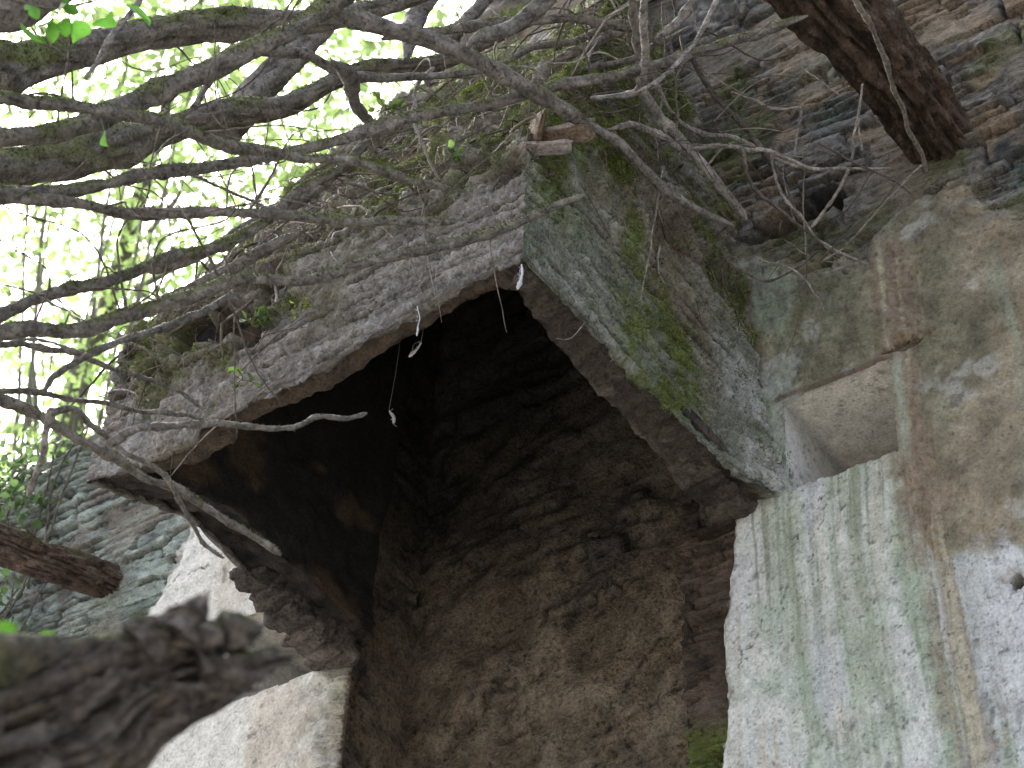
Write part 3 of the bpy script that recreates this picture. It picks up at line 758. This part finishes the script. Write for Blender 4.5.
# ------------------------------------------------------------------ the leaning tree on the left
tree = thing('leaning_tree', 'mossy leaning tree whose limbs sweep in from the left', 'tree')
tk = Bag()
tube(tk, [(-3.6, -3.5, -.1), (-3.5, -3.3, 1.5), (-3.25, -3.05, 3.2), at(-230, 330, 4.6), at(-150, 130, 5.0), at(-60, -120, 5.6), at(60, -420, 6.4)], [.2, .17, .15, .14, .12, .10, .07], 301, (.13, .11, .09), .5, sides=28, fuzz=200)
tk.build('trunk', M_BARK, tree)
BR = [
    ('limb', [(-170, 150), (-60, 98), (10, 72), (70, 54), (150, 40), (240, 30), (330, 22), (430, -4), (520, -50), (640, -95)], 5.2, 6.6, 26, 6, .6),
    ('limb', [(-200, 215), (-60, 190), (20, 172), (90, 158), (140, 143), (190, 124), (235, 109), (285, 104), (335, 88), (400, 66), (470, 40), (540, 20)], 5.6, 7.1, 24, 5, .55),
    ('branch', [(-190, 230), (-60, 165), (0, 140), (60, 122), (120, 98), (200, 68), (270, 38), (330, 8), (400, -40)], 4.7, 5.6, 9, 12, .6),
    ('branch', [(-170, 120), (-60, 98), (0, 97), (60, 107), (130, 118), (200, 132), (265, 149), (330, 162), (400, 178), (450, 189)], 4.7, 5.5, 10, 4, .6),
    ('branch', [(-190, 215), (-60, 202), (0, 202), (80, 205), (170, 212), (260, 219), (340, 221), (400, 220), (458, 223)], 4.7, 5.4, 8, 4.5, .5),
    ('branch', [(-230, 350), (-80, 338), (0, 331), (60, 322), (130, 311), (200, 299), (300, 281), (380, 262), (450, 242), (520, 215), (580, 192)], 4.6, 5.5, 11, 4, .5),
    ('branch', [(-220, 345), (-80, 330), (0, 309), (55, 292), (102, 277), (164, 260), (205, 249), (243, 230), (292, 197), (337, 174), (368, 148)], 4.8, 6.2, 8, 5, .55),
    ('branch', [(-230, 330), (-80, 332), (0, 341), (65, 352), (113, 366), (154, 382), (206, 405)], 4.7, 5.4, 4.5, 2.2, .3),
    ('branch', [(-230, 400), (-80, 390), (0, 391), (44, 392), (89, 400), (137, 409), (185, 417), (214, 425)], 4.7, 5.4, 4.5, 2, .3),
    ('branch', [(-240, 370), (-80, 382), (0, 402), (34, 412), (79, 433), (120, 452), (154, 476), (191, 497), (225, 518), (260, 537), (285, 551)], 4.6, 5.2, 7.5, 3.5, .35),
    ('branch', [(51, 414), (75, 411), (96, 427), (116, 445), (144, 462), (170, 486), (195, 525), (208, 545), (222, 558)], 4.78, 5.15, 4, 2, .15),
    ('branch', [(112, 444), (137, 431), (164, 426), (212, 427), (273, 428), (330, 418), (367, 413)], 4.8, 5.2, 5, 2.4, .15),
    ('branch', [(44, 388), (58, 370), (89, 355), (137, 339), (205, 310), (235, 296)], 5.0, 5.7, 3, 5, .3),
    ('branch', [(57, 412), (50, 432), (44, 452), (34, 478), (27, 497)], 4.78, 4.9, 4.5, 3, .1),
    ('branch', [(86, 80), (100, 52), (113, 34), (128, 16), (142, -6)], 4.6, 4.7, 3, 3.2, .05),
    ('branch', [(225, 135), (245, 108), (262, 86), (288, 56), (320, 20), (350, -25)], 6.6, 7.2, 17, 15, .2),
    ('branch', [(190, 105), (210, 82), (236, 62), (262, 46)], 6.2, 6.5, 4, 5, .4),
    ('branch', [(-40, 14), (5, 12), (28, 8), (70, -14), (120, -40)], 4.6, 4.7, 16, 12, .3),
    ('branch', [(-60, 380), (-20, 352), (10, 338), (60, 346), (100, 360)], 5.4, 5.7, 2.2, 1.5, .1),
    ('branch', [(150, 172), (180, 170), (215, 186), (255, 203), (270, 210)], 5.4, 5.7, 2, 1.5, .2),
]
for k, (nm, pts, t0, t1, r0, r1, ms) in enumerate(BR):
    pale = ms <= .1
    branch(nm, tree, pts, t0, t1, r0, r1, 310 + 12 * k, ms + .06, (.25, .225, .215) if pale else (.155, .138, .122), fuzz=2000 if ms > .3 else 350, wander=.7)

# ------------------------------------------------------------------ bushy growth rooted on the hood
bush = thing('overgrown_shrub', 'tangled mossy shrub rooted on top of the chimney hood', 'shrub')
BR2 = [
    ([(800, 18), (760, 30), (725, 42), (690, 57), (640, 74), (590, 87), (531, 95), (450, 111), (395, 124), (340, 139), (290, 153), (235, 162), (170, 170), (110, 182), (50, 192), (-60, 195)], 6.5, 4.8, 5, 7.5, .5),
    ([(335, 18), (374, 25), (425, 41), (470, 61), (504, 79), (531, 92), (562, 109), (590, 128), (625, 150), (682, 193), (735, 228)], 5.6, 6.25, 12, 4, .35),
    ([(470, 56), (480, 44), (504, 31), (530, 12), (556, -12)], 5.75, 6.0, 9, 9, .3),
    ([(235, 48), (270, 54), (308, 58), (340, 68), (391, 76), (442, 77), (480, 72)], 5.7, 6.2, 7, 4, .3),
    ([(322, 62), (340, 75), (350, 106), (366, 124), (375, 134), (379, 152)], 5.6, 6.1, 9, 5, .15),
    ([(380, 42), (440, 32), (490, 22), (531, 19), (579, 14), (634, 28), (660, 45)], 6.1, 6.5, 5, 6, .5),
    ([(405, 60), (415, 27), (436, -10)], 6.6, 6.9, 10, 9, .2),
    ([(440, 50), (463, 24), (492, -8)], 6.7, 7.0, 8, 7, .3),
    ([(646, -14), (645, 20), (644, 50), (639, 85), (634, 94), (607, 97), (590, 99)], 5.9, 6.3, 4.5, 3, .1),
    ([(636, 92), (660, 76), (690, 47), (708, 20), (722, -10)], 6.1, 6.4, 3, 2.5, .1),
    ([(576, 72), (604, 64), (630, 55), (660, 43), (690, 28)], 6.3, 6.6, 3, 3, .15),
    ([(630, 72), (640, 88), (655, 108), (674, 132), (697, 158), (722, 190), (745, 222)], 6.35, 6.5, 6, 5, .1),
    ([(604, 127), (622, 126), (640, 128), (665, 137), (684, 152)], 6.2, 6.4, 3.5, 4.5, .1),
    ([(652, 66), (656, 76), (672, 112), (692, 129), (738, 141), (778, 159), (824, 171)], 6.4, 6.7, 2.5, 2.2, .1),
    ([(345, 160), (330, 178), (300, 200), (262, 218), (225, 240), (190, 260), (150, 275)], 6.3, 6.1, 7, 6, .4),
    ([(310, 228), (270, 246), (225, 268), (180, 290), (140, 312)], 6.1, 6.1, 6, 6, .4),
    ([(500, 60), (540, 45), (575, 40), (612, 28)], 6.3, 6.6, 4, 4, .4),
    ([(545, 58), (590, 43), (610, 30), (622, 28)], 6.4, 6.6, 6, 5, .4),
    ([(650, 40), (680, 22), (704, -8)], 6.2, 6.4, 6, 5, .4),
    ([(628, -8), (634, 30), (642, 60)], 6.2, 6.3, 6, 4, .3),
    ([(420, 150), (414, 118), (416, 86), (432, 66)], 5.9, 6.2, 2, 2, .05),
    ([(414, 120), (424, 148), (440, 182)], 5.9, 6.0, 1.6, 1.5, .05),
]
for k, (pts, t0, t1, r0, r1, ms) in enumerate(BR2):
    pale = ms <= .1
    branch('branch', bush, pts, t0, t1, r0, r1, 620 + 12 * k, ms + .1, (.25, .225, .21) if pale else (.16, .142, .13), fuzz=1100 if ms > .3 else 250, tip=2)

# thin bare twigs of the two
r_ = np.random.default_rng(77)
for k in range(46):
    b_ = BR[r_.integers(0, 7)]
    P2 = pxpath(b_[1], b_[2], b_[3]); q = r_.integers(2, max(3, min(len(P2) - 1, int(np.sum(np.array(b_[1])[:, 0] < (215 if b_[1][-1][1] > 160 else 330))))))
    a = P2[q] + (P2[q + 1] - P2[q]) * r_.uniform() if q + 1 < len(P2) else P2[q]
    d = ROT @ np.array([r_.normal() * .5 + .3, -abs(r_.normal()) * .7 + .25, r_.normal() * .4]); d /= np.linalg.norm(d)
    ln_ = r_.uniform(.18, .6); side = np.cross(d, r_.normal(size=3)) * .05
    tb_ = Bag(); rr = r_.uniform(.002, .004)
    tube(tb_, [a, a + d * ln_ * .35 + side * ln_, a + d * ln_ * .7 - side * ln_, a + d * ln_ + side * ln_ * 2], [rr, rr * .8, rr * .6, rr * .35], 5000 + k, (.13, .11, .095), .15, step=.02)
    f_ = a + d * ln_ * .5
    d2 = d + r_.normal(size=3) * .6
    tube(tb_, [f_, f_ + d2 * ln_ * .2, f_ + d2 * ln_ * .4 + side * ln_], [rr * .6, rr * .5, rr * .3], 5100 + k, (.13, .11, .095), .1, step=.02)
    tb_.build('twig', M_BARK, tree)
for k in range(34):
    x_, y_ = r_.uniform(420, 700), r_.uniform(-5, 110)
    a = at(x_, y_, 6.3 + .3 * r_.uniform())
    d = ROT @ np.array([r_.normal(), r_.normal() * .6, r_.normal() * .3]); d /= np.linalg.norm(d)
    ln_ = r_.uniform(.15, .5); side = np.cross(d, r_.normal(size=3)) * .15
    tb_ = Bag(); rr = r_.uniform(.002, .0055)
    tube(tb_, [a - d * ln_ / 2, a + side * ln_, a + d * ln_ / 2 - side * ln_], [rr, rr * .8, rr * .4], 5200 + k, [(.14, .115, .10), (.30, .27, .25)][k % 3 == 0], .15, step=.02, tip=2)
    tb_.build('twig', M_BARK, bush)

# dead brush lodged in the gap between hood and wall on the right
dead = thing('dead_brush', 'dry leafless brush caught in the gap beside the slate wall', 'brush')
BR3 = [
    ([(690, 58), (712, 91), (743, 122), (763, 147), (781, 175), (791, 196), (802, 222)], 6.45, 6.35, 3.5, 5, .15, 0),
    ([(742, 148), (753, 188), (787, 215), (814, 236), (840, 257)], 6.3, 6.2, 3, 2, .1, 0),
    ([(819, 142), (850, 160), (886, 178), (918, 198)], 6.2, 6.15, 1.8, 1.5, .1, 0),
    ([(865, 84), (855, 130), (852, 160), (841, 184), (824, 212), (811, 228)], 6.2, 6.25, 1.6, 2.6, .05, 1),
    ([(730, 92), (776, 109), (800, 109), (798, 130), (796, 156)], 6.4, 6.4, 2, 2, .05, 1),
    ([(690, 150), (720, 147), (759, 150), (790, 160), (811, 169), (850, 169), (893, 169)], 6.35, 6.2, 3.2, 2, .1, 1),
    ([(921, 166), (905, 182), (880, 208), (845, 246), (820, 262)], 6.15, 6.2, 1.6, 1.6, .1, 1),
    ([(798, 66), (818, 80), (840, 97)], 6.4, 6.35, 1.6, 1.2, .0, 1),
    ([(726, 258), (745, 272), (763, 281), (777, 279), (800, 266), (822, 248)], 6.15, 6.15, 2, 1.5, .1, 0),
    ([(760, 260), (785, 266), (800, 274), (814, 292), (825, 311)], 6.15, 6.1, 1.6, 1.1, .05, 1),
    ([(706, 166), (722, 150), (735, 142)], 6.35, 6.35, 1.8, 1.3, .0, 1),
    ([(770, 150), (776, 185), (790, 205), (806, 226), (825, 245), (866, 264)], 6.35, 6.2, 2, 2.2, .05, 1),
    ([(700, 30), (716, 36), (760, 60), (800, 52)], 6.5, 6.45, 2, 1.5, .1, 0),
    ([(640, 300), (650, 250), (655, 218), (663, 170)], 6.1, 6.2, 1.2, 1.4, .0, 1),
    ([(862, 150), (858, 120), (860, 100)], 6.2, 6.2, 1.2, 1.0, .0, 1),
    ([(820, 262), (850, 230), (880, 205), (905, 170)], 6.15, 6.15, 1.4, 1.2, .1, 0),
]
for k, (pts, t0, t1, r0, r1, ms, pale) in enumerate(BR3):
    branch('branch', dead, pts, t0, t1, r0 * .78, r1 * .7, 900 + 12 * k, ms, (.22, .195, .175) if pale else (.085, .07, .06), fuzz=0)
for k in range(30):
    x_, y_ = ((788, 238), (700, 135), (745, 145), (690, 70))[k % 4]
    a = at(x_ + r_.normal() * 14, y_ + r_.normal() * 10, 6.32)
    d = ROT @ np.array([r_.normal() * .8 + .35, r_.normal() * .6 - .1, r_.normal() * .25 - .12]); d /= np.linalg.norm(d)
    ln_ = r_.uniform(.12, .42); side = np.cross(d, r_.normal(size=3)) * .07
    tb_ = Bag(); rr = r_.uniform(.0012, .0028)
    tube(tb_, [a, a + d * ln_ * .5 + side * ln_, a + d * ln_], [rr, rr * .8, rr * .4], 5400 + k, [(.08, .065, .055), (.2, .18, .16)][k % 3 == 0], 0, step=.02)
    tb_.build('twig', M_BARK, dead)
vine = Bag()
tube(vine, pxpath([(846, -22), (862, 8), (876, 31), (884, 55), (890, 76), (897, 98), (903, 116), (912, 138), (921, 155), (926, 170)], 5.35, 5.95), np.linspace(.0075, .006, 10), 1200, (.17, .145, .12), .1)
tag(vine.build('hanging_vine', M_BARK), 'single bare grey vine hanging over the thick dark beam', 'vine')

# ------------------------------------------------------------------ litter, moss and small plants on the hood
def hood_points(n, fn, seed):
    """n random points on the hood's outer face, chosen with weights fn"""
    r = np.random.default_rng(seed)
    w = (fn * outer).ravel(); w = np.clip(w, 0, None); w = w / w.sum()
    k = r.choice(len(w), n, p=w)
    return V3.reshape(-1, 3)[k], Ng.reshape(-1, 3)[k]

visible = ((Sg > .97) & (Zg < 8.6)).astype(float)
mossw = visible * np.where(right, np.clip(ss(.2, .6, G1 + .35 * a2) * .35 + dep * ss(-.2, .3, G1 + .3 * G2) + .05, 0, 1), np.maximum(mound, .7 * soil) * (ss(.0, .5, G1 + .3 * G2) + .12) + .015) * (1 - cav)
P_, N_ = hood_points(150000, mossw, 401)
mb = Bag()
cm = mixc(np.broadcast_to(rgb(.10, .125, .03), P_.shape), rgb(.15, .13, .075), ss(-.1, .5, fbm(P_[:, 0] * 4, P_[:, 1] * 4, P_[:, 2] * 4, 3, 402)))
cm = mixc(cm, rgb(.125, .165, .04), ss(.2, .6, fbm(P_[:, 0] * 6, P_[:, 1] * 6, P_[:, 2] * 6, 3, 403)))
blades(mb, P_, N_, .010, cm, .0018, .9, .3)
tag(mb.build('moss', M_MOSS), kind='stuff')
# dead roots and stalks woven over the rubble
cavw = ss(.36, .22, np.hypot((px_ + 2.60) * .85, (pz_ - 6.55) * 1.3)) * front
lw = visible * np.where(right, .18 * dep + .03, mound + .05 + .5 * soil) * (1 - cavw)
P_, N_ = hood_points(1900, lw, 411)
tb = Bag()
for k in range(len(P_)):
    d = rng.normal(size=3); d -= N_[k] * d.dot(N_[k]); d[2] -= .3; d /= np.linalg.norm(d)
    ln_ = rng.uniform(.04, .28) if k % 5 else rng.uniform(.2, .5)
    lift = N_[k]
    a = P_[k] + lift * .004; m_ = P_[k] + d * ln_ * .5 + lift * rng.uniform(.005, .035) + rng.normal(size=3) * .015; e = P_[k] + d * ln_ + lift * rng.uniform(-.01, .03) + np.array([0, 0, -.02])
    rr = rng.uniform(.0008, .0022) if k % 9 else rng.uniform(.003, .006)
    tone = rng.choice([0, 0, 1, 1, 2]); c = [(.17, .14, .11), (.07, .055, .043), (.27, .235, .2)][tone]
    tube(tb, [a, m_, e], [rr, rr * .9, rr * .5], 2000 + k % 50, c, 0, sides=4 if rr < .003 else 6, step=.035, rough=.1, tip=False, knots=False, wander=1.5)
tag(tb.build('twig_litter', M_BARK), kind='stuff')

def leaf_cloud(bag, C_, N_, size, col, curl=.25):
    """pointed leaves with a folded midrib, one per centre"""
    n = len(C_)
    d = N_ / np.linalg.norm(N_, axis=1, keepdims=True)
    s = np.cross(d, rng.normal(size=(n, 3))); s /= np.linalg.norm(s, axis=1, keepdims=True)
    u = np.cross(s, d)
    L = (np.asarray(size) * rng.uniform(.6, 1.3, n))[:, None]; W = L * .34
    if n > 3000:
        V = np.stack([C_, C_ + d * L * .45 + s * W + u * L * .1, C_ + d * L, C_ + d * L * .45 - s * W + u * L * .1, C_ + d * L * .5], 1).reshape(-1, 3)
        m = 5
        fs_ = [[0, 1, 4], [1, 2, 4], [2, 3, 4], [3, 0, 4]]
    else:
        tt, ww = [.12, .3, .5, .72, .9], [.5, .92, 1.0, .68, .28]
        cols = [C_] + [C_ + d * L * t + s * W * w + u * L * (.12 * w) for t, w in zip(tt, ww)] + [C_ + d * L - u * L * .12] + [C_ + d * L * t - s * W * w + u * L * (.12 * w) for t, w in zip(tt[::-1], ww[::-1])] + [C_ + d * L * .3, C_ + d * L * .7 - u * L * .04]
        V = np.stack(cols, 1).reshape(-1, 3)
        m = 14
        fs_ = [[0, 1, 12], [1, 2, 12], [2, 3, 12], [3, 13, 12], [3, 4, 13], [4, 5, 13], [5, 6, 13], [6, 7, 13], [7, 8, 13], [8, 9, 13], [9, 12, 13], [9, 10, 12], [10, 11, 12], [11, 0, 12]]
    b = np.arange(n)[:, None] * m
    F = np.concatenate([b + np.array(f) for f in fs_])
    c = np.asarray(col) * rng.uniform(.6, 1.4, (n, 1))
    bag.add(V, F, np.repeat(np.broadcast_to(c, (n, 3)), m, 0))

def sprig(name, base, n, spread, size, label, cat, group=None, col=(.075, .12, .03), up=(0, 0, 1), stem=.0016, seed=0):
    t = thing(name, label, cat, group)
    b, l = Bag(), Bag()
    base = np.asarray(base, float)
    for k in range(n):
        d = np.asarray(up) + rng.normal(size=3) * .8; d /= np.linalg.norm(d)
        e = base + d * spread * rng.uniform(.5, 1.1)
        tube(b, [base, (base + e) / 2 + rng.normal(size=3) * spread * .08, e], [stem, stem, stem * .7], 3000 + seed + k, (.12, .13, .05), 0, sides=4, step=.02, rough=0, tip=False, knots=False)
        m = 3
        c = np.array([base + (e - base) * f for f in np.linspace(.55, 1, m)])
        leaf_cloud(l, c, np.tile(d, (m, 1)) + rng.normal(size=(m, 3)) * .8, size, col)
    b.build('stem', M_BARK, t); l.build('leaves', M_LEAF, t, smooth=False)
    return t

gp = 'small green plants on the hood'
sprig('seedling', at_y(252, 325, -1.36), 7, .06, .035, 'small green seedling in the crumbling left end of the hood front', 'plant', gp)
sprig('seedling', at_y(242, 380, -1.36), 4, .035, .026, 'tiny green seedling low on the hood front near its left corner', 'plant', gp)
sprig('seedling', at_y(462, 166, -1.28), 9, .06, .028, 'bright seedling left of the hollow atop the hood corner', 'plant', gp, (.09, .15, .035))
sprig('seedling', at_x(298, 310, -2.95) if False else at_y(300, 312, -1.37), 6, .04, .02, 'olive tuft growing mid way along the hood front edge', 'plant', gp, (.12, .14, .03))
sprig('seedling', at(385, 110, 6.1), 8, .07, .03, 'green seedling under the dark crooked branch on the hood', 'plant', gp)

# loose slabs at the broken corner
for nm, lab, c_, sz, cl, yw, tl in (
        ('loose_slab', 'pale flat slab lying on the broken hood corner', at(545, 148, 5.98), (.15, .045, .016), (.42, .36, .34), .5, .05),
        ('loose_slab', 'brown slab leaning upright behind the pale flat slab', at(566, 134, 6.03), (.16, .05, .10), (.16, .12, .085), .3, -.5),
        ('loose_slab', 'thin tilted slab at the hollow, left of the brown slab', at(536, 130, 6.05), (.02, .16, .10), (.19, .13, .09), .9, .7)):
    sb = Bag(); stone(sb, c_, sz, 450 + len(lab), cl, .4, .25, 24, yw, tl)
    tag(sb.build(nm, M_HOOD), lab, 'slab', 'loose slabs on the hood corner')

# cobweb rags under the lintel
for lab, p, q, w in (('white cobweb rag hanging from the hood corner', at_y(521, 264, -1.33), at_y(516, 289, -1.33), .0075),
                     ('thin cobweb thread hanging under the hood front', at_y(417, 306, -1.36), at_y(417, 336, -1.36), .003),
                     ('pale feathery cobweb scrap drifting inside the hood', at(421, 342, 6.0), at(408, 357, 6.0), .007),
                     ('tiny cobweb tuft deep inside the dark hood', at(389, 410, 6.3), at(393, 423, 6.3), .009)):
    wb = Bag()
    p, q = np.array(p), np.array(q)
    tube(wb, [p, (p + q) / 2 + .004, q], [w * .35, w * .5, w], 470, (.7, .7, .72), 0, sides=7, step=.006, rough=.6, tip=True)
    if 'scrap' in lab or 'tuft' in lab:
        tube(wb, [p + np.array([0, .02, .45]), p + np.array([.005, .01, .2]), p], [.0005, .0005, .0005], 479, (.3, .3, .31), 0, sides=4, step=.05, rough=0, tip=False, knots=False)
    for s_ in range(7):
        f = rng.uniform(0, 1); a = p + (q - p) * f
        tube(wb, [a, a + rng.normal(size=3) * w * .5, a + rng.normal(size=3) * w * .8], [.0007, .0006, .0004], 480 + s_, (.7, .7, .72), 0, sides=4, step=.01, rough=0, tip=False, knots=False)
    tag(wb.build('cobweb', M_WEB), lab, 'cobweb', 'cobwebs under the hood')

# ------------------------------------------------------------------ greenery
sp = thing('leafy_twig', 'bright green leaves on a twig at the top left', 'twig')
l = Bag(); b = Bag()
c_ = np.array([at(x, y, 4.4) for x, y in ((20, 22), (35, 26), (50, 20), (66, 14), (72, 28), (60, 4), (86, 22), (124, 4), (40, 8), (98, 26))])
leaf_cloud(l, c_, rng.normal(size=(len(c_), 3)) + np.array([.2, -.2, -1]), .06, (.10, .26, .03))
tube(b, [at(-20, -12, 4.4), at(50, 8, 4.4), at(120, -8, 4.4)], [.004, .003, .002], 490, (.12, .1, .07), 0)
l.build('leaves', M_LEAF, sp, smooth=False); b.build('stem', M_BARK, sp)
sp = thing('hanging_leaf', 'single bright leaf hanging below the upper limbs', 'leaf')
l = Bag(); leaf_cloud(l, at(104, 133, 4.5)[None], np.array([[.25, .1, -1.]]), .055, (.12, .30, .03)); l.build('leaf_blade', M_LEAF, sp, smooth=False)
b = Bag(); tube(b, [at(100, 118, 4.55), at(103, 126, 4.52), at(104, 134, 4.5)], [.0012] * 3, 495, (.12, .15, .05), 0, sides=5); b.build('leaf_stalk', M_BARK, sp)
sp = thing('leaf_pair', 'blurred green leaf pair just above the rotten log', 'leaf')
for q_, d_, z_ in ((at(-6, 634, 2.6), [1, .2, .1], .045), (at(38, 640, 2.6), [1, .4, .3], .022)):
    l = Bag(); leaf_cloud(l, q_[None], np.array([d_]), np.array([z_]), (.10, .26, .03)); l.build('leaf_blade', M_LEAF, sp, smooth=False)
b = Bag(); tube(b, [at(-20, 660, 2.6), at(10, 652, 2.6), at(40, 642, 2.6)], [.002] * 3, 496, (.12, .15, .05), 0, sides=5); b.build('leaf_stalk', M_BARK, sp)

def ivy(label, x0, x1, z0, z1, n, seed):
    t = thing('ivy', label, 'ivy', 'ivy on the left wall head')
    r = np.random.default_rng(seed)
    c = np.stack([r.uniform(x0, x1, n), -r.uniform(.02, .2, n), r.uniform(z0, z1, n)], -1)
    c = c[c[:, 2] < wall_top(c[:, 0]) + .18]
    l, b = Bag(), Bag()
    leaf_cloud(l, c, r.normal(size=c.shape) * .6 + np.array([0, -.6, -.8]), .045, (.085, .14, .05))
    for k in range(10):
        xx = r.uniform(x0, x1)
        tube(b, [(xx, -.03, z0 - .1), (xx + r.uniform(-.1, .1), -.06, (z0 + z1) / 2), (xx + r.uniform(-.2, .2), -.05, z1)], [.006, .005, .003], seed + k, (.12, .1, .08), .1)
    l.build('leaves', M_LEAF, t, smooth=False); b.build('stem', M_BARK, t)
ivy('dark ivy mat on the left wall head above the thin beam', -6.5, -5.6, 6.95, 7.45, 520, 501)
ivy('sparse ivy trailing below the thin beam on the left wall', -6.1, -5.6, 6.0, 6.7, 160, 502)

def bg_tree(label, base, h, cr, ct, n, seed, col, size):
    t = thing('tree', label, 'tree', 'woodland trees beyond the wall')
    r = np.random.default_rng(seed)
    b, l = Bag(), Bag()
    base = np.array(base, float)
    tube(b, [base, base + (.1 * h * r.normal(), .02 * h, h * .35), base + (.05 * h * r.normal(), .05 * h, h * .7), base + (0, 0, h)], [.03 * h * .5, .025 * h * .5, .015 * h * .5, .02], seed, (.11, .09, .075), .3, sides=12, step=.4)
    cen = []
    for k in range(22):
        d = r.normal(size=3); d /= np.linalg.norm(d)
        c = base + np.array([0, 0, ct]) + d * np.array([cr, cr, cr * 1.1]) * r.uniform(.35, 1)
        s = base + np.array([0, 0, r.uniform(.35, .8) * h])
        tube(b, [s, (s + c) / 2 + r.normal(size=3) * .3, c], [.035, .022, .008], seed + k, (.16, .145, .12), .2, sides=6, step=.4)
        cen.append(c)
    cen = np.array(cen)
    pk = cen[r.integers(0, len(cen), n)] + r.normal(size=(n, 3)) * cr * .26
    leaf_cloud(l, pk, r.normal(size=(n, 3)) + np.array([0, 0, -.7]), size, col)
    b.build('trunk', M_BARK, t); l.build('crown', M_LEAF, t, smooth=False)

bg_tree('leafy tree nearest the wall, seen left of the hood', (-11.5, 4.5, 0), 11, 2.8, 8.6, 15000, 601, (.21, .32, .09), .10)
bg_tree('tall pale tree far behind the crossing limbs', (-15, 9.5, 0), 19, 4.4, 14.5, 15000, 602, (.27, .37, .13), .15)
bg_tree('broad yellow green tree low at the far left', (-18, 4.0, 0), 14, 4.0, 10.5, 15000, 603, (.28, .37, .11), .15)
bg_tree('slim green tree directly behind the mossy hood', (-9.5, 8.0, 0), 17, 3.2, 13.2, 14000, 604, (.21, .32, .09), .12)
bg_tree('leafy tree whose crown fills the top left corner', (-14.4, 7.4, 0), 26, 5.0, 22.5, 15000, 605, (.25, .35, .12), .16)
